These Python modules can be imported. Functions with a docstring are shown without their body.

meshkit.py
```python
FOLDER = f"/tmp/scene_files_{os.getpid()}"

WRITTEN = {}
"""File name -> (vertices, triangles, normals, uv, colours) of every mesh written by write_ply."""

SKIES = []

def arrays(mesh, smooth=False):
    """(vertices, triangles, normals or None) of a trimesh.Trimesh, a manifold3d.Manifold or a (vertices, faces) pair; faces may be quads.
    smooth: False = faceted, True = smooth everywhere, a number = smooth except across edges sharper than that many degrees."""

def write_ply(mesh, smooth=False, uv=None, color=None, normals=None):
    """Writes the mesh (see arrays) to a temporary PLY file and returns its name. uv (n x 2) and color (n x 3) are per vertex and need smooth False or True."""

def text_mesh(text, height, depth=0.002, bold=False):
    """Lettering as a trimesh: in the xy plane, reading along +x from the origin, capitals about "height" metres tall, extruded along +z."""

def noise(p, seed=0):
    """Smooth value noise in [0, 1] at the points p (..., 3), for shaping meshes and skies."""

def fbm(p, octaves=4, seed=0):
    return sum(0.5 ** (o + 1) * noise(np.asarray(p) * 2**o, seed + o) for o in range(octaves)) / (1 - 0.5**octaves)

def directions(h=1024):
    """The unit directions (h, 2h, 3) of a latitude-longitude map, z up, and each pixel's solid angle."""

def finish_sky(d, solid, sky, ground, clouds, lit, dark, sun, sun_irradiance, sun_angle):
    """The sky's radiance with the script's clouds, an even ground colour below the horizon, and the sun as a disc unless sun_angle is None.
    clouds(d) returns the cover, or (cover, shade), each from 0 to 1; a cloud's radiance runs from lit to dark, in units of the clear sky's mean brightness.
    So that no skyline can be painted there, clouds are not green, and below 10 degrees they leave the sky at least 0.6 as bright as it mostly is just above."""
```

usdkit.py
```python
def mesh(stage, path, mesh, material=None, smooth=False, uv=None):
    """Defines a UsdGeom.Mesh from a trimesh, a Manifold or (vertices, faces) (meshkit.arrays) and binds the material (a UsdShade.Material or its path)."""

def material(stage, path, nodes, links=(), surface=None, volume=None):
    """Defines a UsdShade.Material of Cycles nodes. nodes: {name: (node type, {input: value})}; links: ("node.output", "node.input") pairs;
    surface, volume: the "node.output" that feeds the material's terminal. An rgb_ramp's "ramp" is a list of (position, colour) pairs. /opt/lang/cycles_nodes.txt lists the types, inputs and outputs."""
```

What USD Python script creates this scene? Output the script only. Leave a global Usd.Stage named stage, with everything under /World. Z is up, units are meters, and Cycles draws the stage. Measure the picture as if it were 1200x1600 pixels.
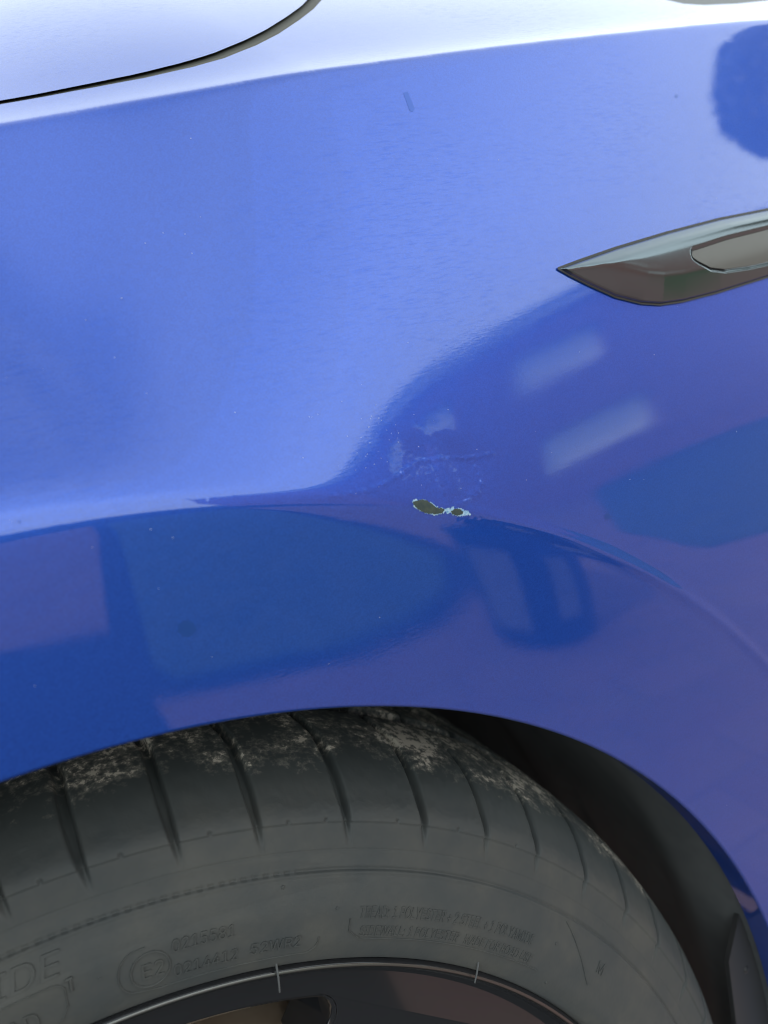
import math, random
import numpy as np, trimesh, shapely, usdkit, meshkit
from shapely.geometry import Polygon, Point, LineString
from scipy.spatial import Delaunay
from pxr import Usd, UsdGeom, UsdLux, UsdShade, Gf, Sdf

stage = Usd.Stage.CreateInMemory()
UsdGeom.SetStageUpAxis(stage, UsdGeom.Tokens.z)
UsdGeom.SetStageMetersPerUnit(stage, 1.0)
world = UsdGeom.Xform.Define(stage, '/World')
random.seed(7); rng = np.random.default_rng(7)

# ------------------------------------------------------------------ camera
CAM = np.array([.060, -.261, .765]); YAW, PIT, ROLL, FPX = .479, -.201, -.26, 1136.0
EXPOSURE = 0.20
def cam_axes():
    f = np.array([np.sin(YAW)*np.cos(PIT), np.cos(YAW)*np.cos(PIT), np.sin(PIT)])
    r = np.cross(f, [0, 0, 1]); r /= np.linalg.norm(r); u = np.cross(r, f)
    return np.array([r*np.cos(ROLL)+u*np.sin(ROLL), -r*np.sin(ROLL)+u*np.cos(ROLL), f])
RC = cam_axes()
cam = UsdGeom.Camera.Define(stage, '/World/camera')
m = Gf.Matrix4d(*[float(v) for row in (list(RC[0])+[0], list(RC[1])+[0], list(-RC[2])+[0], list(CAM)+[1]) for v in row])
cam.AddTransformOp().Set(m)
cam.CreateFocalLengthAttr(6.8); cam.CreateHorizontalApertureAttr(6.8*1200/FPX); cam.CreateVerticalApertureAttr(6.8*1600/FPX)
cam.CreateFStopAttr(2.0); cam.CreateFocusDistanceAttr(.30); cam.CreateExposureAttr(EXPOSURE)
cam.CreateClippingRangeAttr(Gf.Vec2f(.02, 1000))

# ------------------------------------------------------------------ sky and sun (sun behind the car, hazy)
SUN_AZ, SUN_EL = math.radians(-68.0), math.radians(46.0)        # azimuth from +y towards +x
sky_mat = usdkit.material(stage, '/World/Looks/sky_look', {
    'tc': ('texture_coordinate', {}),
    'mp': ('mapping', {'scale': (1.0, 1.0, 1.9), 'location': (2.7, .6, .9)}),
    'n': ('noise_texture', {'scale': 1.5, 'detail': 5.0, 'roughness': .45, 'distortion': .2}),
    'r': ('rgb_ramp', {'ramp': [(0, (.0, .0, .0)), (.33, (.10, .10, .10)), (.55, (.30, .30, .30)), (.78, (.55, .55, .55)), (1, (.6, .6, .6))]}),
    'sky': ('sky_texture', {'sky_type': 'single_scattering', 'sun_disc': False, 'sun_elevation': SUN_EL, 'sun_rotation': SUN_AZ, 'altitude': 60.0, 'air_density': 1.0, 'aerosol_density': 1.5, 'ozone_density': 1.0}),
    'sx': ('separate_xyz', {}),
    'hz': ('rgb_ramp', {'ramp': [(0, (.92, .92, .92)), (.30, (.90, .90, .90)), (.45, (.80, .80, .80)), (.60, (.62, .62, .62)), (.78, (.46, .46, .46)), (.90, (.27, .27, .27)), (1, (.22, .22, .22))]}),
    'mix': ('mix_color', {'b': (11.0, 11.3, 11.3), 'use_clamp': False}),
    'mix2': ('mix_color', {'b': (14.2, 15.7, 15.5), 'use_clamp': False}),
    'bg': ('background_shader', {'strength': .12})},
    [('tc.generated', 'mp.vector'), ('mp.vector', 'n.vector'), ('n.fac', 'r.fac'), ('tc.generated', 'sx.vector'), ('sx.z', 'hz.fac'),
     ('r.color', 'mix.fac'), ('sky.color', 'mix.a'), ('hz.color', 'mix2.fac'), ('mix.result', 'mix2.a'), ('mix2.result', 'bg.color')], surface='bg.background')
dome = UsdLux.DomeLight.Define(stage, '/World/sky'); dome.CreateIntensityAttr(1.0)
dome.GetPrim().SetCustomDataByKey('kind', 'structure')
UsdShade.MaterialBindingAPI.Apply(dome.GetPrim()).Bind(sky_mat)
sun = UsdLux.DistantLight.Define(stage, '/World/sun')
sun.CreateIntensityAttr(.5); sun.CreateAngleAttr(6.0); sun.CreateColorAttr(Gf.Vec3f(1, .95, .87))
sun.CreateNormalizeAttr(True)
sun.AddRotateXYZOp().Set(Gf.Vec3f(90-math.degrees(SUN_EL), 0, 180-math.degrees(SUN_AZ)))

# ------------------------------------------------------------------ helpers
used = {}
def uname(parent, name):
    k = (str(parent), name); n = used.get(k, 0); used[k] = n+1
    return name if n == 0 else f'{name}_{n:03d}'
def ppath(parent): return '/World' if parent is None else str(parent.GetPath())
def tag(p, label=None, category=None, group=None, kind=None):
    for k, v in dict(label=label, category=category, group=group, kind=kind).items():
        if v: p.SetCustomDataByKey(k, v)
    return p
def obj(name, mesh, mat, parent=None, smooth=30, normals=None, **t):
    path = ppath(parent)+'/'+uname(ppath(parent), name)
    mm = usdkit.mesh(stage, path, mesh, mat, smooth=False if normals is not None else smooth)
    if normals is not None:
        from pxr import Vt
        mm.CreateNormalsAttr(Vt.Vec3fArray.FromNumpy(np.asarray(normals, np.float32))); mm.SetNormalsInterpolation('vertex')
    return tag(mm.GetPrim(), **t)
def group(name, parent=None, loc=(0, 0, 0), rz=0, **t):
    x = UsdGeom.Xform.Define(stage, ppath(parent)+'/'+uname(ppath(parent), name))
    x.AddTranslateOp().Set(Gf.Vec3d(*map(float, loc)))
    if rz: x.AddRotateZOp().Set(math.degrees(rz))
    return tag(x.GetPrim(), **t)
def box(x0, x1, y0, y1, z0, z1):
    return trimesh.creation.box(bounds=[[x0, y0, z0], [x1, y1, z1]])
def cat(*ms): return trimesh.util.concatenate(list(ms))
def tube(P, r, n=6, closed=False):
    P = np.asarray(P, float); k = len(P)
    T = np.roll(P, -1, 0)-np.roll(P, 1, 0) if closed else np.gradient(P, axis=0)
    T /= np.linalg.norm(T, axis=1)[:, None]+1e-12
    a = np.array([0, 1, 0]) if abs(T[0] @ [0, 1, 0]) < .8 else np.array([0, 0, 1.])
    A = np.cross(T, a); A /= np.linalg.norm(A, axis=1)[:, None]; B = np.cross(T, A)
    r = np.broadcast_to(np.asarray(r, float), (k,))
    ph = np.arange(n)/n*2*np.pi
    V = (P[:, None]+r[:, None, None]*(np.cos(ph)[None, :, None]*A[:, None]+np.sin(ph)[None, :, None]*B[:, None])).reshape(-1, 3)
    F = []
    for i in range(k if closed else k-1):
        j = (i+1) % k
        for q in range(n):
            p = (q+1) % n; F += [[i*n+q, i*n+p, j*n+p], [i*n+q, j*n+p, j*n+q]]
    if not closed:
        for q in range(1, n-1): F += [[0, q+1, q], [(k-1)*n, (k-1)*n+q, (k-1)*n+q+1]]
    t = trimesh.Trimesh(V, F, process=False); t.fix_normals(); return t
def ray(px):
    px = np.atleast_2d(px).astype(float)
    d = np.c_[(px[:, 0]-600)/FPX, (800-px[:, 1])/FPX, np.ones(len(px))] @ RC
    return d/np.linalg.norm(d, axis=1)[:, None]

# ------------------------------------------------------------------ the shape of the car's side: depth y over (x, z)
def sm(t):
    t = np.clip(t, 0, 1); return t*t*(3-2*t)
ZX = [0.1055, 0.1308, 0.1572, 0.1863, 0.2196, 0.25, 0.2837, 0.3413, 0.4096, 0.4629, 0.5241]
ZZ = [0.87565, 0.87416, 0.87354, 0.87435, 0.87654, 0.87873, 0.88118, 0.88497, 0.88889, 0.89182, 0.89459]
from scipy.interpolate import CubicSpline, PchipInterpolator
ZS = CubicSpline(ZX, ZZ)
def bx(x): return .12*(x-.55)**2-.012
def zc(x):
    c = np.clip(x, ZX[0], ZX[-1]); return ZS(c)+.03*(x-c)
def flare_d(x, z): return np.hypot(x-.003, (z-.325)/.966)-.442
YL = -.038
WL, WR, PL, PR = .052, .16, 1.5, 1.0
DENT = (.2080, .7150)
FOLDS = [([(.158, .7251), (.1724, .7227), (.1794, .7228), (.187, .7238), (.1975, .7262), (.2074, .7243), (.219, .7208), (.2319, .7191)], .00007, .0008),
         ([(.2204, .7189), (.2219, .7133), (.2205, .7081), (.2139, .7066), (.2078, .7051)], .00010, .0014),
         ([(.1993, .7242), (.2004, .7199), (.2026, .7135), (.2032, .7078)], .00006, .0011)]
def y_base(x, z):
    t = np.minimum(z-.765, .20); return bx(x)+.19*t+.20*t*t
def smax(a, b, k):
    q = a-b; return b+.5*(q+np.sqrt(q*q+k*k))
def y_low(x, z):
    d = flare_d(x, z); b = y_base(x, z)
    w = WL+(WR-WL)*sm((x-.08)/.14)
    p = PL+(PR-PL)*sm((x-.055)/.10); q = np.maximum(d, 0)/w; e = np.exp(-(q+1e-9)**p)+np.minimum(-np.minimum(d, 0)/w, .6)*(2-p)
    up = b+(YL-b)*e
    face = YL+.055*np.clip(-d, -.02, .2)
    y = smax(up, face, .0017)-.0005*np.exp(-(d/.0028)**2)*sm((x-.17)/.1)
    # the knock above the chipped lip: pushed in below a short fold, with a ripple
    u, v = (x-DENT[0])/.0175, d/.0185
    win = np.exp(-np.clip(u, -3, 3)**4)
    ramp = np.where(v > 0, np.minimum(v, 1)*(1-sm((v-.9-.12*u)/.75)), 0)
    wedge = 1-.75*np.exp(-((u-.12+.2*v)/.20)**2)
    near = np.exp(-(u*u)*.8)*np.exp(-((v-.5)/.9)**2)
    rip = meshkit.fbm(np.stack([x*330, z*0, z*620], -1), 3, 5)-.5
    y = y+.0006*win*ramp*wedge+.00010*near*rip*(v > -.2)
    xx, zz = np.broadcast_arrays(np.asarray(x, float), np.asarray(z, float)); k = (abs(xx-.193) < .046) & (abs(zz-.716) < .016)
    if k.any():
        y = np.array(np.broadcast_to(y, xx.shape)); P = np.c_[xx[k], zz[k]]
        for line, h, wd in FOLDS:
            L = np.array(line); best = np.full(len(P), 9.0)
            for a, b in zip(L[:-1], L[1:]):
                t = np.clip(((P-a) @ (b-a))/((b-a) @ (b-a)), 0, 1); best = np.minimum(best, np.hypot(*(P-a-t[:, None]*(b-a)).T))
            j = .35+1.3*meshkit.noise(np.c_[P*[900, 1400], 0*P[:, 0]], 4)
            y[k] -= h*j*np.exp(-(best/wd)**2)
    return y
def y_out(x, z):
    c = zc(x); t = z-c
    q = np.maximum(t, 0); s = y_low(x, c)+1.15*t+.006*(1-np.exp(-q/.010))+1.6*q**2
    return smax(s, y_low(x, z), .0016)
def nrm(x, z, fn=None):
    fn = fn or y_out; e = 6e-5
    n = np.c_[(fn(x+e, z)-fn(x-e, z))/(2*e), -np.ones(len(x)), (fn(x, z+e)-fn(x, z-e))/(2*e)]
    return n/np.linalg.norm(n, axis=1)[:, None]
def on_car(px, fn=None):
    """points of the car's side seen at photo positions"""
    fn = fn or y_out; d = ray(px); t = np.linspace(.12, 1.6, 900); out = []
    for q in d:
        P = CAM+t[:, None]*q; g = P[:, 1]-fn(P[:, 0], P[:, 2]); k = np.where(g > 0)[0]
        if not len(k) or k[0] == 0: out.append([np.nan]*3); continue
        a, b = t[k[0]-1], t[k[0]]
        for _ in range(26):
            h = (a+b)/2; p = CAM+h*q
            if p[1] > fn(p[0], p[2]): b = h
            else: a = h
        out.append(CAM+a*q)
    return np.array(out)
def sheet(poly, step, fn=None, extra=None, lift=0.0, edge=None):
    """mesh of the car's side over a polygon in (x, z), smooth normals from the shape itself"""
    fn = fn or y_out; edge = edge or step*.6
    bd = []
    for ring in [poly.exterior]+list(poly.interiors):
        n = max(8, int(ring.length/edge)); bd += [ring.interpolate(i/n, normalized=True).coords[0] for i in range(n)]
    x0, z0, x1, z1 = poly.bounds
    gx, gz = np.meshgrid(np.arange(x0, x1, step), np.arange(z0, z1, step*.866)); gx = gx+(np.arange(gx.shape[0])[:, None] % 2)*step/2
    G = np.c_[gx.ravel(), gz.ravel()]
    if extra is not None: G = np.vstack([G, extra])
    inner = poly.buffer(-edge*.55)
    G = G[shapely.contains_xy(inner, G[:, 0], G[:, 1])]
    P = np.vstack([np.array(bd), G]); tr = Delaunay(P).simplices
    c = P[tr].mean(1); tr = tr[shapely.contains_xy(poly, c[:, 0], c[:, 1])]
    V = np.c_[P[:, 0], fn(P[:, 0], P[:, 1]), P[:, 1]]; N = nrm(P[:, 0], P[:, 1], fn)
    fl = np.cross(V[tr[:, 1]]-V[tr[:, 0]], V[tr[:, 2]]-V[tr[:, 0]])[:, 1] > 0
    tr[fl] = tr[fl][:, ::-1]
    return V+lift*N, tr, N

#MATERIALS
# ------------------------------------------------------------------ materials
def mat(name, nodes, links=(), surface='p.BSDF', **k): return usdkit.material(stage, '/World/Looks/'+name, nodes, links, surface=surface, **k)
def plain(name, col, rough=.5, **k): return mat(name, {'p': ('principled_bsdf', dict(base_color=col, roughness=rough, **k))})
def noisy(name, c0, c1, scale, rough=.7, bump=0.0, bscale=None, dist=.001, detail=5.0, lo=.3, hi=.7, **k):
    nodes = {'tc': ('texture_coordinate', {}), 'n': ('noise_texture', {'scale': scale, 'detail': detail, 'roughness': .6}),
             'r': ('rgb_ramp', {'ramp': [(0, c0), (lo, c0), (hi, c1), (1, c1)]}), 'p': ('principled_bsdf', dict(roughness=rough, **k))}
    links = [('tc.object', 'n.vector'), ('n.fac', 'r.fac'), ('r.color', 'p.base_color')]
    if bump:
        nodes['n2'] = ('noise_texture', {'scale': bscale or scale*4, 'detail': 4.0}); nodes['b'] = ('bump', {'strength': bump, 'distance': dist})
        links += [('tc.object', 'n2.vector'), ('n2.fac', 'b.height'), ('b.normal', 'p.normal')]
    return mat(name, nodes, links)

PAINT_COL = (.012, .074, .39)
def paint(name):
    # metallic blue under clear coat; flakes, faint orange peel, and a dried film of drawn-out streaks
    return mat(name, {
        'tc': ('texture_coordinate', {}),
        'ms': ('mapping', {'scale': (240.0, 900.0, 1300.0), 'rotation': (0, .06, 0)}),
        'ns': ('noise_texture', {'scale': 1.0, 'detail': 3.0, 'roughness': .6}),
        'mk': ('mapping', {'scale': (150.0, 700.0, 1500.0), 'rotation': (0, .05, 0)}),
        'nk': ('noise_texture', {'scale': 1.0, 'detail': 4.0, 'roughness': .65}),
        'np': ('noise_texture', {'scale': 11.0, 'detail': 3.0}),
        'rk': ('rgb_ramp', {'ramp': [(0, (0, 0, 0)), (.50, (0, 0, 0)), (.62, (.6, .6, .6)), (.75, (1, 1, 1)), (1, (1, 1, 1))]}),
        'rp': ('rgb_ramp', {'ramp': [(0, (.15, .15, .15)), (.40, (.25, .25, .25)), (.60, (1, 1, 1)), (1, (1, 1, 1))]}),
        'km': ('math', {'math_type': 'multiply'}),
        'cw': ('map_range', {'from_min': 0, 'from_max': 1, 'to_min': 1.0, 'to_max': .68}),
        'cr': ('map_range', {'from_min': 0, 'from_max': 1, 'to_min': .008, 'to_max': .022}),
        'nf': ('voronoi_texture', {'scale': 2600.0}),
        'fc': ('mix_color', {'a': (.0062, .054, .35), 'b': (.0100, .074, .45)}),
        'fb': ('separate_color', {}),
        'nd': ('noise_texture', {'scale': 9.0, 'detail': 4.0}),
        'nb': ('noise_texture', {'scale': 420.0, 'detail': 1.0}),
        'rd': ('rgb_ramp', {'ramp': [(0, (.08, .08, .08)), (.45, (.15, .15, .15)), (.65, (.9, .9, .9)), (1, (1, 1, 1))]}),
        'a1': ('math', {'math_type': 'multiply', 'value2': .55}),
        'a2': ('math', {'math_type': 'multiply_add', 'value2': .18}),
        'a3': ('math', {'math_type': 'multiply', }),
        'bp': ('bump', {'strength': .32, 'distance': .0001}),
        'fl': ('bump', {'strength': .22, 'distance': .00012}),
        'p': ('principled_bsdf', {'metallic': .82, 'roughness': .36, 'coat_ior': 1.8})},
        [('tc.object', 'ms.vector'), ('ms.vector', 'ns.vector'), ('tc.object', 'nf.vector'), ('tc.object', 'nd.vector'), ('tc.object', 'nb.vector'),
         ('tc.object', 'mk.vector'), ('mk.vector', 'nk.vector'), ('tc.object', 'np.vector'), ('nk.fac', 'rk.fac'), ('np.fac', 'rp.fac'), ('rk.color', 'km.value1'), ('rp.color', 'km.value2'),
         ('km.value', 'cw.value'), ('km.value', 'cr.value'), ('cw.result', 'p.coat_weight'), ('cr.result', 'p.coat_roughness'),
         ('nf.color', 'fb.color'), ('fb.r', 'fc.fac'), ('fc.result', 'p.base_color'),
         ('nd.fac', 'rd.fac'), ('ns.fac', 'a1.value1'), ('nb.fac', 'a2.value1'), ('a1.value', 'a2.value3'),
         ('a2.value', 'a3.value1'), ('rd.color', 'a3.value2'), ('a3.value', 'bp.height'), ('bp.normal', 'p.coat_normal'),
         ('fb.g', 'fl.height'), ('fl.normal', 'p.normal')])
M_PAINT = paint('blue_paint')
M_PRIMER = noisy('primer', (.42, .56, .64), (.06, .20, .42), 900, .7)
M_BARE = noisy('bare_patch', (.008, .022, .026), (.046, .058, .040), 420, .6, .5, 2500, .0003)
M_BLACK = plain('black_plastic', (.020, .020, .021), .42)
M_LINER = noisy('liner_plastic', (.06, .066, .07), (.085, .09, .092), 60, .5, .15, 900, .0004)
M_RUBBERSEAL = plain('seal_rubber', (.060, .060, .050), .7)
M_SMUDGE = plain('dull_mark', (.012, .066, .34), .36, metallic=.82, coat_weight=.75, coat_roughness=.06, coat_ior=1.7)
M_TRIM = mat('dark_chrome', {'p': ('principled_bsdf', {'base_color': (.165, .20, .225), 'metallic': 1.0, 'roughness': .17})})
M_TRIM2 = mat('satin_grey', {'p': ('principled_bsdf', {'base_color': (.145, .147, .14), 'metallic': .6, 'roughness': .45})})
M_RIM = plain('gloss_black', (.007, .007, .008), .10, coat_weight=.5, coat_roughness=.04)
M_RIMHIGHLIGHT = plain('rim_highlight', (.17, .17, .165), .3, metallic=1.0)  # brighter than the black rim: a sky highlight put into the colour
M_DISC = noisy('brake_disc', (.34, .24, .17), (.46, .36, .27), 30, .4, metallic=.55)
M_HAIR = plain('vent_hair', (.075, .078, .08), .6)
M_DUST = plain('dust_speck', (.62, .66, .72), .8)
# rubber: grey sidewall, dark damp tread with dried mud
M_TYRE = mat('tyre_rubber', {
    'tc': ('texture_coordinate', {}), 'sx': ('separate_xyz', {}),
    'sq1': ('math', {'math_type': 'multiply'}), 'sq2': ('math', {'math_type': 'multiply'}), 'ad': ('math', {'math_type': 'add'}), 'rt': ('math', {'math_type': 'sqrt'}),
    'tr': ('map_range', {'from_min': .302, 'from_max': .316, 'to_min': 0, 'to_max': 1, 'clamp': True}),
    'mr': ('map_range', {'from_min': .304, 'from_max': .317, 'to_min': 0, 'to_max': 1, 'clamp': True}),
    'n1': ('noise_texture', {'scale': 32.0, 'detail': 6.0, 'roughness': .65}), 'n2': ('noise_texture', {'scale': 290.0, 'detail': 4.0, 'roughness': .72}),
    'n3': ('noise_texture', {'scale': 34.0, 'detail': 5.0, 'roughness': .65}),
    'mulm': ('math', {'math_type': 'multiply'}), 'sum': ('math', {'math_type': 'multiply'}),
    'rm': ('rgb_ramp', {'ramp': [(0, (0, 0, 0)), (.20, (0, 0, 0)), (.25, (.12, .12, .12)), (.29, (.30, .30, .30)), (.315, (.95, .95, .95)), (1, (1, 1, 1))]}),
    'cs': ('rgb_ramp', {'ramp': [(0, (.029, .033, .034)), (.36, (.037, .041, .042)), (.5, (.045, .047, .046)), (.62, (.055, .055, .051)), (1, (.078, .080, .079))]}),
    'm1': ('mix_color', {'b': (.045, .052, .052)}), 'm2': ('mix_color', {'b': (.52, .47, .39)}),
    'b': ('bump', {'strength': .35, 'distance': .0005}),
    'p': ('principled_bsdf', {'roughness': .58, 'specular_ior_level': .4})},
    [('tc.object', 'sx.vector'), ('sx.x', 'sq1.value1'), ('sx.x', 'sq1.value2'), ('sx.z', 'sq2.value1'), ('sx.z', 'sq2.value2'), ('sq1.value', 'ad.value1'), ('sq2.value', 'ad.value2'), ('ad.value', 'rt.value1'),
     ('rt.value', 'tr.value'), ('rt.value', 'mr.value'), ('tc.object', 'n1.vector'), ('tc.object', 'n2.vector'), ('tc.object', 'n3.vector'),
     ('n1.fac', 'cs.fac'), ('cs.color', 'm1.a'), ('tr.result', 'm1.fac'), ('n2.fac', 'mulm.value1'), ('n3.fac', 'mulm.value2'), ('mulm.value', 'sum.value1'), ('mr.result', 'sum.value2'), ('sum.value', 'rm.fac'),
     ('rm.color', 'm2.fac'), ('m1.result', 'm2.a'), ('m2.result', 'p.base_color'), ('n2.fac', 'b.height'), ('b.normal', 'p.normal')])
M_PAVE = mat('block_paving_look', {
    'tc': ('texture_coordinate', {}),
    'bk': ('brick_texture', {'scale': 1.0, 'brick_width': .2, 'row_height': .1, 'mortar_size': .004, 'color1': (.25, .15, .135), 'color2': (.285, .175, .155), 'mortar': (.235, .145, .13)}),
    'n': ('noise_texture', {'scale': 14.0, 'detail': 6.0}), 'mx': ('mix_color', {'blend_type': 'multiply', 'fac': .22}),
    'p': ('principled_bsdf', {'roughness': .85})},
    [('tc.object', 'bk.vector'), ('tc.object', 'n.vector'), ('bk.color', 'mx.a'), ('n.color', 'mx.b'), ('mx.result', 'p.base_color')])
M_ASPHALT = noisy('tarmac_look', (.016, .016, .018), (.032, .032, .032), 120, .9, .4, 400, .003)
M_GRASS = noisy('grass_look', (.042, .085, .04), (.085, .13, .062), 9, .9)
M_BRICK = mat('brick_wall_look', {
    'tc': ('texture_coordinate', {}), 'mp': ('mapping', {'rotation': (math.radians(90), 0, 0)}),
    'bk': ('brick_texture', {'scale': 1.0, 'brick_width': .225, 'row_height': .075, 'mortar_size': .005, 'color1': (.30, .14, .12), 'color2': (.36, .18, .15), 'mortar': (.34, .24, .21)}),
    'p': ('principled_bsdf', {'roughness': .9})},
    [('tc.object', 'mp.vector'), ('mp.vector', 'bk.vector'), ('bk.color', 'p.base_color')])
M_WHITE = plain('white_upvc', (.78, .78, .76), .4)
M_BLIND = plain('pale_blind', (.85, .85, .83), .8)
M_ROOF = noisy('roof_felt', (.05, .05, .05), (.09, .085, .08), 5, .9)
M_BARK = noisy('bark', (.09, .07, .05), (.15, .12, .09), 20, .95, .6, 60, .02)
M_IRON = noisy('cast_iron', (.02, .02, .02), (.04, .037, .035), 40, .6)
M_CONC = noisy('concrete', (.34, .33, .31), (.45, .44, .41), 25, .9)
M_HIGHLIGHT = plain('bucket_highlight', (.17, .17, .18), .6)  # grey for the sun highlights painted on the bucket
M_BUCKET = plain('black_bucket', (.012, .012, .013), .3)
M_LEAF = mat('leaf', {'oi': ('geometry', {}), 'r': ('rgb_ramp', {'ramp': [(0, (.12, .125, .11)), (1, (.19, .19, .17))]}),
    'd': ('principled_bsdf', {'roughness': .6}), 't': ('translucent_bsdf', {'color': (.08, .13, .03)}), 'm': ('mix_closure', {'fac': .3})},
    [('oi.random_per_island', 'r.fac'), ('r.color', 'd.base_color'), ('d.BSDF', 'm.closure1'), ('t.BSDF', 'm.closure2')], surface='m.closure')

#CAR
# ------------------------------------------------------------------ the car
car = group('blue_car', label='glossy metallic blue car, its front wing chipped and dented above the wheel', category='car')

# -- the panel outlines, in (x, z)
gap_px = np.array([(-420, 228), (-200, 197), (0, 163), (75, 150), (150, 136), (225, 122), (300, 105), (350, 91), (400, 71), (435, 53), (468, 31), (490, 14), (508, -6), (524, -34), (536, -70)])
gp = on_car(gap_px); GAP = gp[~np.isnan(gp[:, 0])][:, [0, 2]]
ZT = 1.035
GAP = GAP[GAP[:, 1] < .985]
GAP = np.vstack([[[-.6, GAP[0, 1]-(GAP[0, 0]+.6)*.10]], GAP])
d_ = GAP[-1]-GAP[-3]; d_ /= np.linalg.norm(d_)
GAP = np.vstack([GAP, GAP[-1]+d_*(ZT-GAP[-1, 1])/d_[1]])
gap_line = LineString(GAP)
dark_px = np.array([(1020, -14), (1042, 0), (1068, 6), (1100, 8), (1150, 6), (1200, 1), (1260, -8)])
dp = on_car(dark_px); DK = dp[~np.isnan(dp[:, 0])][:, [0, 2]]
TH = np.linspace(math.radians(-17), math.radians(197), 500)
RA, XA, ZA = .353, .002, .329
arch = Polygon(np.c_[XA+RA*np.cos(TH), ZA+RA*np.sin(TH)])
arch = arch.union(Polygon([(XA-RA*np.cos(TH[0]), .226), (XA+RA*np.cos(TH[0]), .226), (XA+RA*np.cos(TH[0]), .10), (XA-RA*np.cos(TH[0]), .10)])) if False else arch
side = Polygon([(-.6, .226), (.95, .226), (.95, ZT), (-.6, ZT)]).difference(arch)
up = Polygon(list(map(tuple, GAP))+[(-.6, ZT)])
fender_poly = side.difference(up).buffer(0)
dark_poly = Polygon(list(map(tuple, DK))+[(DK[-1, 0]+.25, DK[-1, 1]-.0), (.949, ZT-.001), (DK[0, 0]-.012, ZT-.001)]).buffer(0)
fender_poly = fender_poly.difference(dark_poly)
if fender_poly.geom_type != 'Polygon': fender_poly = max(fender_poly.geoms, key=lambda g: g.area)
def gap_band(w0, w1):
    L = [gap_line.interpolate(t, normalized=True) for t in np.linspace(0, 1, 160)]
    C = [p.buffer(w0+(w1-w0)*float(sm((p.x-.11)/.11)), 12) for p in L]
    return shapely.union_all([shapely.union_all([a, b]).convex_hull for a, b in zip(C[:-1], C[1:])])
bonnet_poly = up.difference(gap_band(.0026, .0052))
if bonnet_poly.geom_type != 'Polygon': bonnet_poly = max(bonnet_poly.geoms, key=lambda g: g.area)

# extra points round the flare lip and along the crease, where the sheet bends
ex = []
for th in np.linspace(-.3, math.pi+.3, 1500):
    for d in np.arange(-.006, .0061, .0012): ex.append((.003+(.442+d)*math.cos(th), .325+.966*(.442+d)*math.sin(th)))
for x in np.arange(-.6, .95, .002):
    for d in np.arange(-.006, .0061, .0012): ex.append((x, zc(x)+d))
gx, gz = np.meshgrid(np.arange(DENT[0]-.03, DENT[0]+.035, .0009), np.arange(DENT[1]-.02, DENT[1]+.02, .0009))
ex = np.vstack([np.array(ex), np.c_[gx.ravel(), gz.ravel()]])

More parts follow.
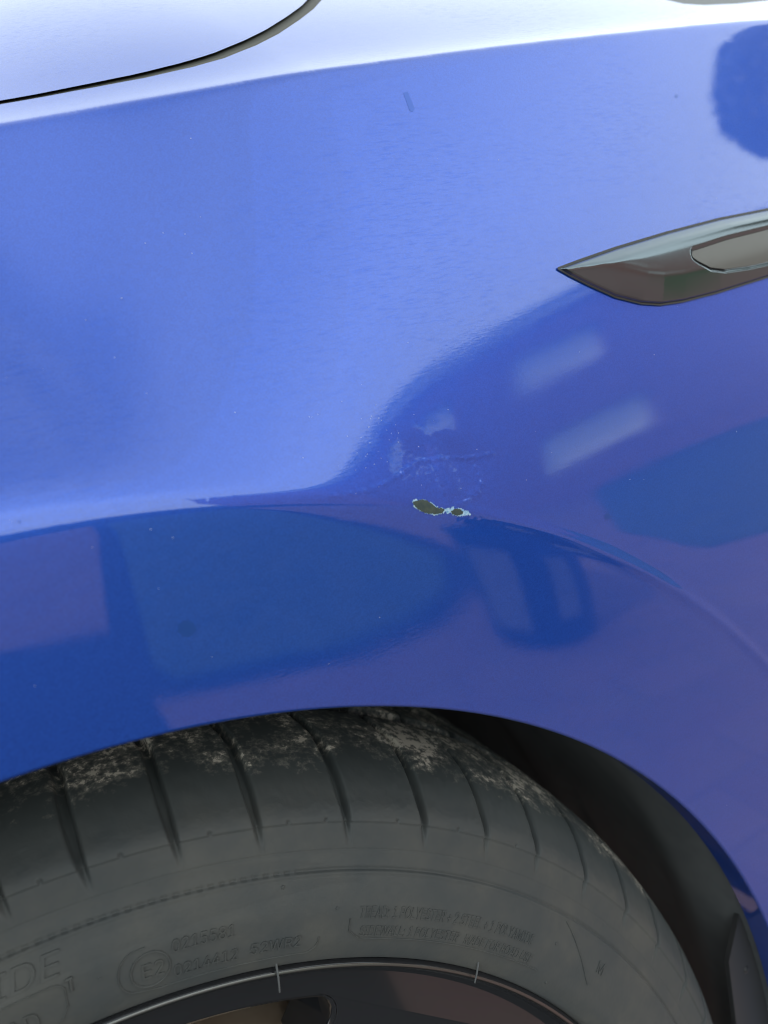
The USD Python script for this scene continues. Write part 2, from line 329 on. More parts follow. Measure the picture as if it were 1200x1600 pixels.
def rim_fold(line, into, depth=.014, r=.0016, fn=None):
    """the folded edge of a panel: a rounded turn and a return flange behind it; 'into' points away from the panel in (x, z)"""
    line = np.asarray(line); fn = fn or y_out
    rows = []
    N = nrm(line[:, 0], line[:, 1], fn); P = np.c_[line[:, 0], fn(line[:, 0], line[:, 1]), line[:, 1]]
    D = np.c_[into[:, 0], np.zeros(len(into)), into[:, 1]]; D -= (D*N).sum(1)[:, None]*N; D /= np.linalg.norm(D, axis=1)[:, None]
    for a in np.linspace(0, math.pi/2, 6): rows.append(P+r*math.sin(a)*D-r*(1-math.cos(a))*N)
    rows.append(rows[-1]-depth*N)
    V = np.vstack(rows); k = len(line); F = []
    for j in range(len(rows)-1):
        a = j*k+np.arange(k-1); F += [np.c_[a, a+1, a+k+1], np.c_[a, a+k+1, a+k]]
    F = np.vstack(F); nn = []
    for a in np.linspace(0, math.pi/2, 6): nn.append(math.cos(a)*N+math.sin(a)*D)
    nn.append(D.copy()); NN = np.vstack(nn)
    fl = (np.cross(V[F[:, 1]]-V[F[:, 0]], V[F[:, 2]]-V[F[:, 0]])*NN[F[:, 0]]).sum(1) < 0
    F[fl] = F[fl][:, ::-1]
    return V, F, NN
def join(*parts):
    V, F, N, o = [], [], [], 0
    for v, f, n in parts: V.append(v); F.append(f+o); N.append(n); o += len(v)
    return (np.vstack(V), np.vstack(F)), np.vstack(N)

al = np.c_[XA+RA*np.cos(TH), ZA+RA*np.sin(TH)]
ai = np.c_[-np.cos(TH), -np.sin(TH)]
def gap_rows(side_sign, off):
    g = gap_line if off == 0 else gap_line.parallel_offset(off, 'left') if side_sign > 0 else gap_line
    n = 300; L = np.array([g.interpolate(i/n, normalized=True).coords[0] for i in range(n+1)])
    t = np.gradient(L, axis=0); t /= np.linalg.norm(t, axis=1)[:, None]
    return L, np.c_[-t[:, 1], t[:, 0]]*side_sign
gl, gi = gap_rows(1, 0)
mesh, N = join(sheet(fender_poly, .0024, extra=ex), rim_fold(al, ai))
fender = obj('fender', mesh, M_PAINT, car, normals=N)
bl, bi = gap_rows(1, .0052)
mesh, N = join(sheet(bonnet_poly, .003, extra=ex))
bonnet = obj('bonnet', mesh, M_PAINT, car, normals=N)
sp_ = gap_band(.006, .0085).intersection(shapely.box(-.59, .8, .94, ZT-.002))
mesh, N = join(sheet(sp_, .003, fn=lambda x, z: y_out(x, z)+.0020, edge=.002))
obj('gap_seal', mesh, M_RUBBERSEAL, car, normals=N)
# bonnet top and an added dark blocker under it, running on across the car
xs = np.linspace(-.6, .95, 40); yt = y_out(xs, xs*0+ZT)
V, F = [], []
for i, (x, y) in enumerate(zip(xs, yt)):
    for t in np.linspace(0, 1, 14): V.append((x, y+t*(1.35-y), ZT+.045*math.sin(t*1.5)))
for i in range(39):
    for j in range(13):
        a = i*14+j; F += [[a, a+14, a+15], [a, a+15, a+1]]
obj('bonnet_top', trimesh.Trimesh(V, F, process=False), M_PAINT, car, smooth=True)
def inset(off):
    P = np.array([(x, z) for x in np.linspace(-.6, .95, 60) for z in np.linspace(.70, ZT-.004, 40)])
    V = np.c_[P[:, 0], y_out(P[:, 0], P[:, 1])+off, P[:, 1]]; F = []
    for i in range(59):
        for j in range(39):
            a = i*40+j; F += [[a, a+40, a+41], [a, a+41, a+1]]
    return trimesh.Trimesh(V, F, process=False)
obj('leak_blocker', inset(.024), M_RUBBERSEAL, car, smooth=True)  # unseen dark panel added behind the skin to stop light leaking in
if dark_poly.area > 0:
    dkp = dark_poly if dark_poly.geom_type == 'Polygon' else max(dark_poly.geoms, key=lambda g: g.area)
    mesh, N = join(sheet(dkp.buffer(-.0006), .004, fn=lambda x, z: y_out(x, z)+.003))
    obj('pillar_trim', mesh, M_BLACK, car, normals=N)

# -- wheel arch liner: ribbed shell inside the arch, with a closed inner wall
th = np.linspace(math.radians(-24), math.radians(204), 180)
prof = [(.3565, -.0175), (.3560, -.012), (.3530, .002), (.3500, .020), (.3505, .030), (.3560, .044), (.3600, .06), (.3650, .12), (.3620, .125), (.3620, .16), (.3650, .165), (.365, .30), (.33, .33), (.05, .335)]
base = [(.3600, -.0175), (.3605, -.012), (.3610, .002), (.3615, .020), (.3620, .030), (.3630, .044), (.3640, .06)]+prof[7:]
V = []
for t in th:
    q = float(sm((math.radians(34)-t)/math.radians(20)))
    V += [(XA+(q*r+(1-q)*rb)*math.cos(t), y, ZA+(q*r+(1-q)*rb)*math.sin(t)) for (r, y), (rb, _) in zip(prof, base)]; k = len(prof); F = []
for i in range(len(th)-1):
    for j in range(k-1):
        a = i*k+j; F += [[a, a+1, a+k+1], [a, a+k+1, a+k]]
liner = obj('wheel_arch_liner', trimesh.Trimesh(V, F, process=False), M_LINER, car, smooth=40)

# -- wheel
STEER = -.094
wheel = group('wheel', car, (0, 0, .33), STEER)
TP = np.array([(.2390, .022), (.2415, .010), (.2432, .0045), (.2450, .0012), (.2485, -.0008), (.2560, -.0030), (.2660, -.0034), (.2740, -.0016), (.2800, .0010), (.2860, .0034), (.2925, .0052), (.2985, .0070), (.3020, .0092), (.3065, .0140), (.3115, .0210), (.3155, .0295), (.3190, .0420), (.3215, .0560), (.3228, .0750), (.3233, .1175)])
from scipy.interpolate import PchipInterpolator
sl = np.r_[0, np.cumsum(np.linalg.norm(np.diff(TP, axis=0), axis=1))]
fr, fy = PchipInterpolator(sl, TP[:, 0]), PchipInterpolator(sl, TP[:, 1])
SW = PchipInterpolator(TP[:, 0], TP[:, 1])            # sidewall depth over radius
S_OF_R = PchipInterpolator(TP[:, 0], sl)
#TYRE
GROOVES = sorted([85.6, 80.6, 74.6, 68.7, 61.6, 54.6, 48.2, 42.2, 35.6, 29.0, 22.8, 16.2] + list(np.arange(91.4, 372, 6.2)))
DOTS = [97.5, 92.0, 88.4, 83.5, 78.5, 72.5, 66.7, 63.7, 57.5, 51.6, 45.2]
def tyre():
    ss = np.unique(np.r_[np.linspace(0, S_OF_R(.2765), 26), np.linspace(S_OF_R(.2765), S_OF_R(.3045), 84), np.linspace(S_OF_R(.3045), sl[-1], 70)])
    full = np.r_[ss, 2*sl[-1]-ss[::-1][1:][::6]]
    th = np.radians(np.r_[np.arange(8, 106, .085), np.arange(106, 368, .6)])
    s = np.minimum(full, 2*sl[-1]-full); r0, y0 = fr(s), fy(s); mir = full > sl[-1]+1e-9
    y0 = np.where(mir, .235-y0, y0)
    dr, dy = np.gradient(r0), np.gradient(y0); L = np.hypot(dr, dy)+1e-12; nr, ny = dy/L, -dr/L
    T = np.degrees(th)[:, None]; R = r0[None, :]; Y = y0[None, :]; out = ~mir[None, :]
    D = np.zeros((len(th), len(full)))
    # lateral grooves: from a point on the buttress, wider and deeper over the shoulder
    g = np.array(GROOVES); dist = np.full(D.shape, 99.0)
    lean = np.where(R > .2885, (R-.2885)*38+np.maximum(Y-.045, 0)*45, 0)
    for q in g:
        d = (T-q-lean+180) % 360-180; dist = np.where(abs(d) < abs(dist), d, dist)
    mm = np.radians(dist)*R
    ext = np.clip((R-.2885)/.020, 0, 1); half = (.0005+.0015*ext)*np.where(T < 52, .75, 1)
    deep = .0042*sm((R-.2878)/.016)*np.where(T < 52, .7, 1)
    prof = 1/(1+np.exp((abs(mm)-half)/.00028))
    D -= np.where(out, deep*prof*(1-.25*np.clip(mm/half, -1, 1)), 0)
    # fine rings: dotted rib, hairline, buttress step
    rib = .5+.5*np.sign(np.sin(np.radians(T)*430))
    D -= np.where(out, .0007*np.exp(-((R-.2813)/.0006)**2)*(1-.55*rib*(T > 66)), 0)
    D += np.where(out, .00035*np.exp(-((R-.2800)/.0007)**2), 0)
    D -= np.where(out, .00032*np.exp(-((R-.2878)/.00022)**2), 0)
    D += np.where(out, .0007*sm((R-.2974)/.0007)*(1-sm((R-.2984)/.008)), 0)
    for q in DOTS:
        D -= np.where(out, .0011*np.exp(-(((T-q)*.0052/.0007)**2+((R-.2985)/.0007)**2)), 0)
    # circumferential grooves of the tread
    for c, w in ((.078, .005), (.112, .006), (.150, .005)):
        D -= .006/(1+np.exp((abs(Y-c)-w)/.0006))
    # small unevenness of worn rubber
    P = np.stack([R*np.cos(th)[:, None], Y+0*T, R*np.sin(th)[:, None]], -1)
    D += (meshkit.fbm(P*260, 3)-.5)*.0004*sm((R-.296)/.01)
    rr = R+D*nr[None, :]; yy = Y+D*ny[None, :]
    V = np.stack([rr*np.cos(th)[:, None], yy, rr*np.sin(th)[:, None]], -1).reshape(-1, 3)
    n, k = len(th), len(full); i, j = np.meshgrid(np.arange(n), np.arange(k-1), indexing='ij'); i2 = (i+1) % n
    a, b, c, d = i*k+j, i*k+j+1, i2*k+j+1, i2*k+j
    F = np.vstack([np.c_[a.ravel(), b.ravel(), c.ravel()], np.c_[a.ravel(), c.ravel(), d.ravel()]])
    return trimesh.Trimesh(V, F, process=False)
tyre_o = obj('tyre', tyre(), M_TYRE, wheel, smooth=True)

def on_side(uv, r0, t0, h):
    """(u to the right along the sidewall, v outwards, height) at radius r0 and angle t0 (degrees)"""
    uv = np.asarray(uv, float); r = r0+uv[:, 1]; t = math.radians(t0)-uv[:, 0]/r0
    return np.c_[r*np.cos(t), SW(np.clip(r, .239, .3233))-h, r*np.sin(t)]
def side_text(name, text, r0, t0, height, rise=.00045, squeeze=1.0, lean=0.0, fit=None):
    m = meshkit.text_mesh(text, height, .001)
    v = np.array(m.vertices); w = v[:, 0].max()-v[:, 0].min(); v[:, 0] -= v[:, 0].min()
    if fit: squeeze = fit/w
    u = v[:, 0]*squeeze+v[:, 1]*lean
    V = on_side(np.c_[u, v[:, 1]], r0, t0, np.where(v[:, 2] > .0005, rise, -.0004))
    return obj(name, trimesh.Trimesh(V, m.faces, process=False), M_TYRE, wheel, smooth=20)
def side_line(name, uv, r0, t0, rad=.00035, closed=False, mat_=None):
    P = on_side(uv, r0, t0, .00008); return obj(name, tube(P, rad, 6, closed), mat_ or M_TYRE, wheel, smooth=True)
arcd = lambda a0, a1, r: math.radians(a0-a1)*r
side_text('raised_lettering', 'E2', .2567, 78.05, .0058, fit=.0072)
ph = np.linspace(0, 2*math.pi, 60, endpoint=False)
side_line('raised_ring', np.c_[.0066*np.cos(ph), .0066*np.sin(ph)], .2597, 77.42, .00042, True)
side_text('raised_lettering', '0215581', .2636, 75.75, .0046, fit=arcd(75.75, 70.95, .2636))
side_text('raised_lettering', '0214412', .2540, 75.70, .0046, fit=arcd(75.70, 70.65, .254))
side_text('raised_lettering', '52WR2', .2545, 69.55, .0044, fit=arcd(69.55, 65.2, .2545))
# outline that holds the approval marks
o = [(arcd(77.1, t, .26), .2668-.26) for t in np.linspace(79.0, 76.6, 10)]
lo = [(arcd(77.1, t, .26), .2508-.26) for t in np.linspace(77.4, 64.6, 40)]
left = [(arcd(77.1, 78.4, .26)-.0062*math.cos(a), .0003+.0080*math.sin(a)) for a in np.linspace(1.45, -1.45, 20)]
right = [(lo[-1][0]+.0045*math.sin(a), lo[-1][1]+.0060*(1-math.cos(a))) for a in np.linspace(.1, 1.7, 12)]
side_line('raised_outline', np.array([(left[0][0]+.004, left[0][1]+.0002)]+left+lo[2:]+right), .26, 77.1, .00030)
side_text('raised_lettering', 'OUTSIDE', .2698, 95.2, .0076, lean=.22, fit=arcd(95.2, 83.5, .2698))
side_text('raised_lettering', 'TREAD', .2545, 90.6, .0068, fit=arcd(90.6, 85.4, .2545))
lp = [(arcd(86, t, .262), .2672-.262) for t in np.linspace(97, 84.6, 24)]+[(arcd(86, 84.2, .262)+.004*math.sin(a), .0022+.003*math.cos(a)) for a in np.linspace(.2, 1.6, 8)]+[(arcd(86, 83.4, .262), -.004), (arcd(86, 83.9, .262), -.008), (arcd(86, 85.0, .262), -.0108)]
side_line('raised_outline', np.array(lp), .262, 86, .0003)
side_text('raised_lettering', 'TREAD: 1 POLYESTER + 2 STEEL + 1 POLYAMIDE', .2640, 60.2, .0046, rise=.00028, fit=arcd(60.2, 40.6, .264))
side_text('raised_lettering', 'SIDEWALL: 1 POLYESTER   MADE FOR ROAD USE', .2565, 59.8, .0042, rise=.00028, fit=arcd(59.8, 39.6, .2565))
side_line('raised_outline', np.array([(arcd(60, t, .26), .2552-.26) for t in np.linspace(59.6, 38.2, 50)]), .26, 60, .0003)
side_line('raised_outline', np.array([(arcd(60, 61.0, .26), .004), (arcd(60, 60.9, .26), -.001), (arcd(60, 59.6, .26), -.0048)]), .26, 60, .0003)
side_line('raised_outline', np.array([(arcd(34, t, .268), .013*math.sin((t-34)*.25)+.002*t/34) for t in np.linspace(37, 31, 20)]), .268, 34, .0003)
side_text('raised_lettering', 'M', .2680, 31.0, .005, fit=.0045)
side_line('raised_mark', np.array([(0, -.0022), (0, .0020)]), .265, 82.9, .0006)
side_line('raised_mark', np.array([(-.0011, .0), (.0011, .0004)]), .2672, 82.95, .0006)
for r0, t0, q in ((.2770, 67.1, .0008), (.2635, 81.0, .0005), (.2682, 62.4, .0006), (.2690, 37.6, .0006), (.252, 36.0, .0007)):
    p = on_side([(0, 0)], r0, t0, 0)[0]; s = trimesh.creation.icosphere(2, q); s.apply_scale([1, .7, 1]); s.apply_translation(p)
    obj('vent_nub', s, M_TYRE, wheel, smooth=True)
for t0, r1, r2 in ((66.95, .2470, .2365), (45.3, .2495, .2410)):
    a, b = math.radians(t0), math.radians(t0-.5)
    P = np.array([[r1*math.cos(a), SW(r1)+.0002, r1*math.sin(a)], [(r1+r2)/2*math.cos((a+b)/2), -.0016, (r1+r2)/2*math.sin((a+b)/2)], [r2*math.cos(b), -.0018, r2*math.sin(b)]])
    obj('vent_hair', tube(P, [.00050, .00042, .00036], 7), M_HAIR, wheel, smooth=True)

def revolve(prof, t0=0, t1=360, n=360):
    th = np.radians(np.linspace(t0, t1, n, endpoint=(t1-t0) < 360)); prof = np.asarray(prof); k = len(prof)
    V = np.stack([prof[None, :, 0]*np.cos(th)[:, None], prof[None, :, 1]+0*th[:, None], prof[None, :, 0]*np.sin(th)[:, None]], -1).reshape(-1, 3); F = []
    for i in range(n if (t1-t0) >= 360 else n-1):
        for j in range(k-1):
            a, b = i*k+j, ((i+1) % n)*k+j; F += [[a, a+1, b+1], [a, b+1, b]]
    return trimesh.Trimesh(V, F, process=False)
# rim: rolled flange, then a black dish
obj('rim_flange', revolve([(.2425, .016), (.2438, .0085), (.2443, .0040), (.2440, .0018), (.2430, .0006), (.2418, .0006), (.2408, .0016), (.2402, .0034), (.2395, .0060), (.2375, .0085), (.2350, .0096), (.2335, .0102)]), M_RIM, wheel, smooth=50)
obj('rim_highlight', revolve([(.2405, .0026), (.2409, .0010), (.2416, .0001), (.2424, .0001), (.2430, .0004)]), M_RIMHIGHLIGHT, wheel, smooth=60)  # thin added ring that carries the painted edge highlight
obj('rim_barrel', revolve([(.2425, .016), (.2300, .03), (.2200, .05), (.2180, .12), (.2200, .19), (.2440, .22), (.2440, .235)]), M_RIM, wheel, smooth=50)
def spoke_plate():
    def holes(g):
        hs = []
        for k in range(5):
            c = math.radians(79.2+72*k); pts = []
            def arc(r, h, n, rev=False):
                a = np.linspace(c+h, c-h, n); a = a[::-1] if rev else a
                return [(r*math.cos(t), r*math.sin(t)) for t in a]
            p = Polygon(arc(.2215, .365, 24)+arc(.10, .17, 10, True)).buffer(-.008).buffer(.008)
            hs.append(p.buffer(g, join_style=1))
        return hs
    def face(g, y, rout):
        p = Point(0, 0).buffer(rout, 128).difference(Point(0, 0).buffer(.033, 24)).difference(shapely.union_all(holes(g)))
        v, f = trimesh.creation.triangulate_polygon(p, engine='earcut'); return v, f, p
    parts = []
    for g, y in ((.0022, .0102), ):
        v, f, p = face(g, y, .2336)
        dish = lambda q: y+.012*np.clip((.2336-np.hypot(q[:, 0], q[:, 1]))/.2, 0, 1)
        t = trimesh.Trimesh(np.c_[v[:, 0], dish(v), v[:, 1]], f, process=False); parts.append(t)
    hb = holes(0.0)
    rings = [(.0022, 0.0), (.0008, .0006), (0.0, .0020), (.0, .034)]
    for h in hb:
        c = np.array(h.centroid.coords[0]); n = 120
        ring = np.array([h.exterior.interpolate(i/n, normalized=True).coords[0] for i in range(n)])
        tn = np.roll(ring, -1, 0)-np.roll(ring, 1, 0); tn /= np.linalg.norm(tn, axis=1)[:, None]; nn = np.c_[tn[:, 1], -tn[:, 0]]
        if ((ring-c)*nn).sum() < 0: nn = -nn
        V = []
        for g, dy in rings:
            q = ring+nn*g; V.append(np.c_[q[:, 0], .0102+.012*np.clip((.2336-np.hypot(q[:, 0], q[:, 1]))/.2, 0, 1)+dy, q[:, 1]])
        V = np.vstack(V); F = []
        for j in range(len(rings)-1):
            for i in range(n): a, b = j*n+i, j*n+(i+1) % n; F += [[a, b, b+n], [a, b+n, a+n]]
        parts.append(trimesh.Trimesh(V, F, process=False))
    return cat(*parts)
obj('spokes', spoke_plate(), M_RIM, wheel, smooth=40)
obj('brake_disc', revolve([(.186, .07), (.186, .044), (.184, .042), (.09, .042), (.088, .038), (.034, .036)]), M_DISC, wheel, smooth=30)
obj('brake_shield', revolve([(.214, .105), (.05, .100)]), M_BLACK, wheel, smooth=30)
obj('hub_cap', revolve([(.034, .03), (.034, .018), (.031, .0155), (.001, .015)]), M_BLACK, wheel, smooth=30)

# -- liner edge flap at the back of the arch
def polar(pts, y): return np.array([(XA+r*math.cos(math.radians(t)), y, ZA+r*math.sin(math.radians(t))) for r, t in pts])
def at_y(px, y):
    d = ray(px); t = (y-CAM[1])/d[:, 1]; return CAM+t[:, None]*d
fp = at_y([(1150, 1426), (1161, 1436), (1163, 1464), (1172, 1474), (1192, 1487), (1199, 1500), (1212, 1600), (1222, 1720), (1156, 1720), (1146, 1600), (1134, 1500)], -.006)
m_ = trimesh.creation.extrude_polygon(Polygon(fp[:, [0, 2]]), .003, engine='earcut'); v = np.array(m_.vertices)
obj('liner_flap', trimesh.Trimesh(np.c_[v[:, 0], -.008-v[:, 2]+.003, v[:, 1]], m_.faces), M_BLACK, liner, smooth=30)
cb = at_y([(1166, 1515)], -.008)[0]; c_ = trimesh.creation.icosphere(2, .0022); c_.apply_scale([1, .45, 1]); c_.apply_translation(cb)
obj('liner_clip', c_, M_BLACK, liner, smooth=True)

# -- trim on the wing: a long faceted blade with an inset plate
t_top = np.array([(871, 420), (900, 409), (960, 388), (1040, 364), (1120, 343), (1200, 327), (1330, 298), (1480, 262)])
t_bot = np.array([(1480, 345), (1330, 396), (1200, 432), (1120, 457), (1065, 471), (1030, 476), (1000, 474), (960, 464), (920, 446), (890, 431)])
def flat(px): return on_car(px, y_low)[:, [0, 2]]
ftop, fbot = flat(t_top), flat(t_bot)
trim_poly = Polygon(list(map(tuple, ftop))+list(map(tuple, fbot)))
inset_px = np.array([(1056, 401), (1120, 380), (1200, 360), (1330, 328), (1440, 300), (1440, 345), (1330, 375), (1200, 409), (1160, 418), (1120, 424), (1095, 422), (1075, 413)])
inset_poly = Polygon(list(map(tuple, flat(inset_px)))).buffer(-.0018).buffer(.0018, quad_segs=12)
LT, LB = LineString(ftop), LineString(np.vstack([fbot, ftop[:1]]))
def trim_h(x, z, pit=True):
    p = shapely.points(x, z); a, b = shapely.distance(LT, p), shapely.distance(LB, p)
    h = -smax(-(.0012+1.15*a), -(.0018+.42*b), .0008); h = -smax(-h, 0*h-.0072, .0016)
    h = h*sm((np.minimum(a, b)+.0004)/.0016)
    if pit:
        q = inset_poly.buffer(.0022); s = np.where(shapely.contains_xy(q, x, z), shapely.distance(q.exterior, p), 0)
        h = h-.0013*sm(s/.0021)
    return h
def raised(poly, fh, step, edge, rings=False):
    fn = lambda x, z: y_low(x, z)-fh(x, z)
    ex = []
    for g in [poly]+([inset_poly.buffer(.0022)] if rings else []):
        for off in (.0003, .0006, .0010, .0014, .0018, .0024, -.0003, -.0007):
            q = g.buffer(-off, quad_segs=4)
            if q.is_empty or q.geom_type != 'Polygon': continue
            n = int(q.exterior.length/.0005); ex += [q.exterior.interpolate(i/n, normalized=True).coords[0] for i in range(n)]
    V, F, N = sheet(poly, step, fn=fn, edge=edge, extra=np.array(ex))
    return V, F, N
def skirt(poly, fh, depth=.002):
    n = int(poly.exterior.length/.0005); L = np.array([poly.exterior.interpolate(i/n, normalized=True).coords[0] for i in range(n)])
    y = y_low(L[:, 0], L[:, 1]); a = np.c_[L[:, 0], y-fh(L[:, 0], L[:, 1]), L[:, 1]]; b = np.c_[L[:, 0], y+depth, L[:, 1]]
    V = np.vstack([a, b]); F = []
    for i in range(n): j = (i+1) % n; F += [[i, j, n+j], [i, n+j, n+i]]
    t = np.roll(L, -1, 0)-np.roll(L, 1, 0); t /= np.linalg.norm(t, axis=1)[:, None]; N = np.c_[t[:, 1], 0*t[:, 0], -t[:, 0]]
    c = L.mean(0)
    if ((L-c)*N[:, [0, 2]]).sum() < 0: N = -N
    return V, np.array(F), np.vstack([N, N])
mesh, N = join(raised(trim_poly, trim_h, .0011, .0005, True), skirt(trim_poly, trim_h))
trim = obj('wing_trim', mesh, M_TRIM, car, normals=N)
ih = lambda x, z: trim_h(x, z, False)-.0008+0*x
mesh, N = join(raised(inset_poly, ih, .0018, .0005), skirt(inset_poly, ih, -.003))
obj('inset_plate', mesh, M_TRIM2, trim, normals=N)
gp_ = trim_poly.buffer(.0006).difference(trim_poly.buffer(-.002))
mesh, N = join(sheet(gp_, .0012, fn=lambda x, z: y_low(x, z)-.0006, edge=.0009))
obj('trim_gasket', mesh, M_BLACK, trim, normals=N)

# -- damage and marks on the paint
def patch(name, px, mat_, lift, step=.0005, wob=.0, **t):
    P = on_car(px)[:, [0, 2]]; poly = Polygon(P).buffer(0)
    if wob:
        q = poly.buffer(.0004).exterior; n = 90
        c = np.array([q.interpolate(i/n, normalized=True).coords[0] for i in range(n)]); poly = Polygon(c+rng.normal(0, wob, c.shape)).buffer(0)
        if poly.geom_type != 'Polygon': poly = max(poly.geoms, key=lambda g: g.area)
    mesh, N = join(sheet(poly, step, lift=lift)); return obj(name, mesh, mat_, fender, normals=N, **t)
chipA = [(645, 784), (650, 781), (655, 783), (662, 781), (668, 785), (674, 787), (679, 792), (688, 795), (697, 797), (691, 801), (680, 803), (668, 801), (656, 796), (648, 791)]
chipB = [(703, 798), (707, 794), (711, 796), (718, 795), (724, 798), (731, 800), (734, 803), (727, 804), (716, 805), (709, 804)]
patch('lifted_paint_edge', chipA, M_PRIMER, .00010, wob=.00022); patch('lifted_paint_edge', chipB, M_PRIMER, .00010, wob=.00022)
patch('lifted_paint_edge', [(697, 796), (701, 795), (702, 799), (699, 801)], M_PRIMER, .00010, wob=.0001)
patch('bare_chip', [(646, 785), (655, 783), (663, 782), (671, 787), (681, 794), (693, 797), (689, 800), (678, 802), (664, 799.5), (652, 794)], M_BARE, .00020, wob=.00012)
patch('bare_chip', [(706, 799), (712, 796.5), (719, 797), (722, 801), (714, 804), (707, 802)], M_BARE, .00020, wob=.00012)
a = np.linspace(0, 2*math.pi, 8)[:-1]
patch('dull_spot', np.c_[292+15*np.cos(a), 982+13*np.sin(a)], M_SMUDGE, .00006, .0008)
patch('dull_spot', [(630, 145), (637, 143), (648, 170), (645, 175), (640, 173)], M_SMUDGE, .00006, .0008)
for x, y, r in ((1057, 150, 3), (949, 807, 5)):
    patch('dull_spot', np.c_[x+r*np.cos(a), y+r*np.sin(a)], M_SMUDGE, .00006, .0006)
sp = [(144, 855), (134, 500), (822, 750), (837, 674), (190, 466), (255, 364), (289, 366), (313, 339), (227, 380), (480, 302), (300, 396), (580, 650), (604, 672), (745, 702), (720, 763), (1006, 749), (1135, 1258), (270, 840), (905, 550), (700, 640)]
sp += [(float(rng.uniform(0, 1180)), float(rng.uniform(200, 1080))) for _ in range(25)]
sp += [(float(rng.normal(575, 45)), float(rng.normal(690, 40))) for _ in range(45)]
S = []
for q in sp:
    p = on_car([q])
    if np.isnan(p[0, 0]): continue
    n = nrm(p[:, 0], p[:, 2])[0]; s = trimesh.creation.icosphere(1, float(rng.uniform(.00006, .00015))); s.apply_translation(p[0]+n*.00005); S.append(s)
obj('dust_specks', cat(*S), M_DUST, fender, smooth=True, kind='stuff')

#PLACE
# ------------------------------------------------------------------ the ground and what the paint mirrors
g = obj('ground', box(-60, 60, -60, 60, -.2, 0), M_ASPHALT, None, smooth=False, kind='structure')
def slab(p, z0, z1):
    ms = []
    for q in getattr(p, 'geoms', [p]):
        m_ = trimesh.creation.extrude_polygon(q, z1-z0, engine='earcut'); m_.apply_translation([0, 0, z0]); ms.append(m_)
    return cat(*ms)
bed1 = Polygon([(.24, -1.60), (.27, -1.47), (.45, -1.38), (.63, -1.30), (.80, -1.31), (.95, -1.40), (1.10, -1.62), (1.14, -1.9), (1.22, -2.7), (1.9, -5.9), (.75, -5.9), (.52, -3.74), (.32, -2.2)]).buffer(.03).buffer(-.03)
bed2 = Polygon([(2.23, -1.45), (2.55, -1.34), (3.99, -2.31), (13.9, -4.3), (13.9, -5.9), (7.0, -5.9), (2.85, -2.25)]).buffer(.04).buffer(-.04)
tar = Polygon([(-12, 2), (.20, 2), (.20, -1.55), (.21, -1.95), (.02, -2.05), (-.25, -2.2), (-12, -2.6)])
pave = shapely.box(-12, -6.0, 14, 2).difference(tar).difference(bed1.buffer(.09)).difference(bed2)
obj('paving', slab(pave, 0, .004), M_PAVE, None, smooth=False, kind='structure')
tag(obj('lawn', slab(bed1, 0, .012), M_GRASS, None, smooth=False), kind='structure')
tag(obj('lawn', slab(bed2, 0, .012), M_GRASS, None, smooth=False), kind='structure')
def revz(prof, n=48):
    th = np.arange(n)/n*2*np.pi; prof = np.asarray(prof); k = len(prof)
    V = np.stack([prof[None, :, 0]*np.cos(th)[:, None], prof[None, :, 0]*np.sin(th)[:, None], prof[None, :, 1]+0*th[:, None]], -1).reshape(-1, 3); F = []
    for i in range(n):
        for j in range(k-1):
            a, b = i*k+j, ((i+1) % n)*k+j; F += [[a, b, b+1], [a, b+1, a+1]]
    return trimesh.Trimesh(V, F, process=False)
bucket = group('bucket', None, (.97, -1.05, .004), label='black plastic bucket with a wire handle standing on the paving', category='bucket')
obj('tub', revz([(.001, 0), (.105, 0), (.108, .004), (.138, .31), (.145, .312), (.147, .325), (.140, .328), (.132, .31), (.102, .010), (.001, .009)]), M_BUCKET, bucket, smooth=40)
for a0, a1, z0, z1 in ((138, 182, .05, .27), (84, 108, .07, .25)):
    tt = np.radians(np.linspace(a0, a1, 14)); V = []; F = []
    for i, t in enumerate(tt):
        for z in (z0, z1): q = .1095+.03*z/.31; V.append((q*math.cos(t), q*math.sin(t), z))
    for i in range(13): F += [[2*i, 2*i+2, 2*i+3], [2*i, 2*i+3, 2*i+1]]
    obj('painted_highlight', trimesh.Trimesh(V, F, process=False), M_HIGHLIGHT, bucket, smooth=True)  # grey patch standing in for a sun highlight on the glossy tub
hp = np.linspace(0, math.pi, 24)
obj('handle', tube(np.c_[.149*np.cos(hp), -.12*np.sin(hp), .312-.09*np.sin(hp)], .003, 8), M_HAIR, bucket, smooth=True)
gable = group('garage', label='low red brick building with white fascia and three pale windows facing the car', category='building')
def wall_with_holes(x0, x1, z0, z1, y0, y1, holes):
    p = Polygon([(x0, z0), (x1, z0), (x1, z1), (x0, z1)]).difference(shapely.union_all([shapely.box(*h) for h in holes]))
    m = trimesh.creation.extrude_polygon(p, y1-y0, engine='earcut'); v = np.array(m.vertices)
    return trimesh.Trimesh(np.c_[v[:, 0], y1-v[:, 2], v[:, 1]], m.faces)
HX0, HX1, HY = 3.85, 12.0, -6.0
top = lambda x: 3.06+.105*(x-3.85)
WIN = [(6.50, 2.15, 7.88, 2.76), (6.60, .62, 8.18, 1.26), (4.72, 2.16, 5.65, 2.62)]
def xz_slab(pts, y0, y1, holes=()):
    p = Polygon(pts)
    if holes: p = p.difference(shapely.union_all([shapely.box(*h) for h in holes]))
    m = trimesh.creation.extrude_polygon(p, y1-y0, engine='earcut'); v = np.array(m.vertices)
    t = trimesh.Trimesh(np.c_[v[:, 0], y1-v[:, 2], v[:, 1]], m.faces); t.fix_normals(); return t
def band(x0, x1, a, b): return [(x0, top(x0)+a), (x1, top(x1)+a), (x1, top(x1)+b), (x0, top(x0)+b)]
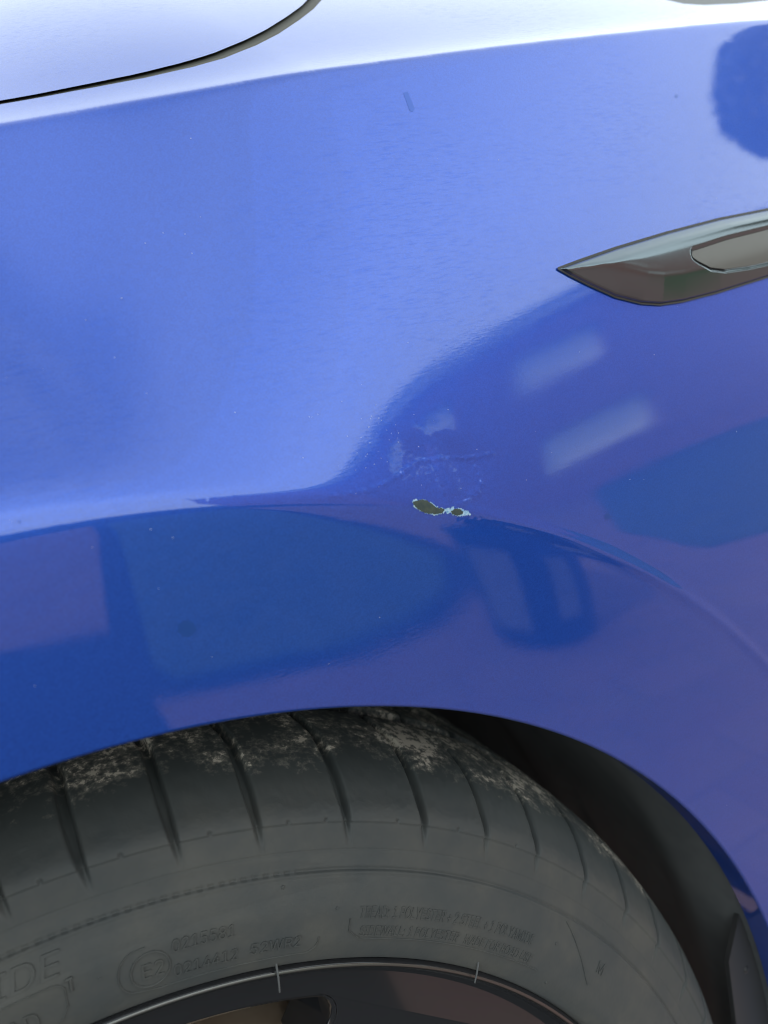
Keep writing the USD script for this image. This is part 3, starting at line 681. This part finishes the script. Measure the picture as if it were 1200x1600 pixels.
obj('wall', xz_slab([(HX0, 0), (HX1, 0), (HX1, top(HX1)-.2), (HX0, top(HX0)-.2)], HY-.3, HY, WIN), M_BRICK, gable, smooth=False)
obj('wall', box(HX0, HX0+.3, HY-6, HY-.301, 0, top(HX0)-.2), M_BRICK, gable, smooth=False)
obj('wall', box(HX1-.3, HX1, HY-6, HY-.301, 0, top(HX1)-.25), M_BRICK, gable, smooth=False)
obj('fascia', xz_slab(band(HX0-.03, HX1+.05, -.199, -.05), HY-6.05, HY+.05), M_WHITE, gable, smooth=False)
obj('roof', xz_slab(band(HX0-.06, HX1+.1, -.049, .0), HY-6.1, HY+.09), M_ROOF, gable, smooth=False)
for x0, z0, x1, z1 in WIN:
    w = group('window', gable)
    obj('frame', cat(box(x0, x1, HY-.16, HY-.08, z0, z0+.06), box(x0, x1, HY-.16, HY-.08, z1-.06, z1), box(x0, x0+.06, HY-.155, HY-.085, z0+.06, z1-.06), box(x1-.06, x1, HY-.155, HY-.085, z0+.06, z1-.06)), M_WHITE, w, smooth=False)
    obj('blind', box(x0+.06, x1-.06, HY-.15, HY-.14, z0+.06, z1-.06), M_BLIND, w, smooth=False)
def tree(x, y, h, cw, seed, label):
    R = np.random.default_rng(seed); t = group('tree', None, (x, y, 0), label=label, category='tree')
    P = np.array([(0, 0, 0), (.05, .02, h*.25), (-.03, .05, h*.5), (.0, .0, h*.85)])
    limbs = [tube(P, [h*.03, h*.024, h*.016, h*.004], 9)]
    cen = []
    for k in range(34):
        a = R.uniform(0, 2*math.pi); z = h*(.50+.42*k/34); r = cw*math.sin(math.pi*(.18+.78*k/34))*R.uniform(.5, .95)
        e = np.array([r*math.cos(a), r*math.sin(a), z+.12*h*R.uniform(-.3, .6)]); b = np.array([0, 0, z*.8])
        limbs.append(tube(np.array([b, (b+e)/2+[0, 0, .1], e]), [h*.009, h*.006, h*.002], 5)); cen.append(e)
    obj('trunk', cat(*limbs), M_BARK, t, smooth=True)
    n = 26000; q = R.normal(size=(n, 3)); q /= np.linalg.norm(q, axis=1)[:, None]
    q *= (R.uniform(.55, 1, (n, 1))**.5)*(.93+.14*meshkit.fbm(q*2.3+9, 4)[:, None])
    c = q*[cw, cw, h*.205]+[0, 0, h*.70]
    d = R.normal(size=(n, 3)); d /= np.linalg.norm(d, axis=1)[:, None]; e = np.cross(d, R.normal(size=(n, 3))); e /= np.linalg.norm(e, axis=1)[:, None]
    s = R.uniform(.07, .12, (n, 1)); V = np.stack([c-d*s, c+e*s*.5, c+d*s, c-e*s*.5], 1).reshape(-1, 3); i = np.arange(n)*4
    obj('crown', trimesh.Trimesh(V, np.vstack([np.c_[i, i+1, i+2], np.c_[i, i+2, i+3]]), process=False), M_LEAF, t, smooth=False)
tree(13.8, -3.35, 8.3, 2.95, 3, 'rounded dense grey-green tree standing beside the brick building')
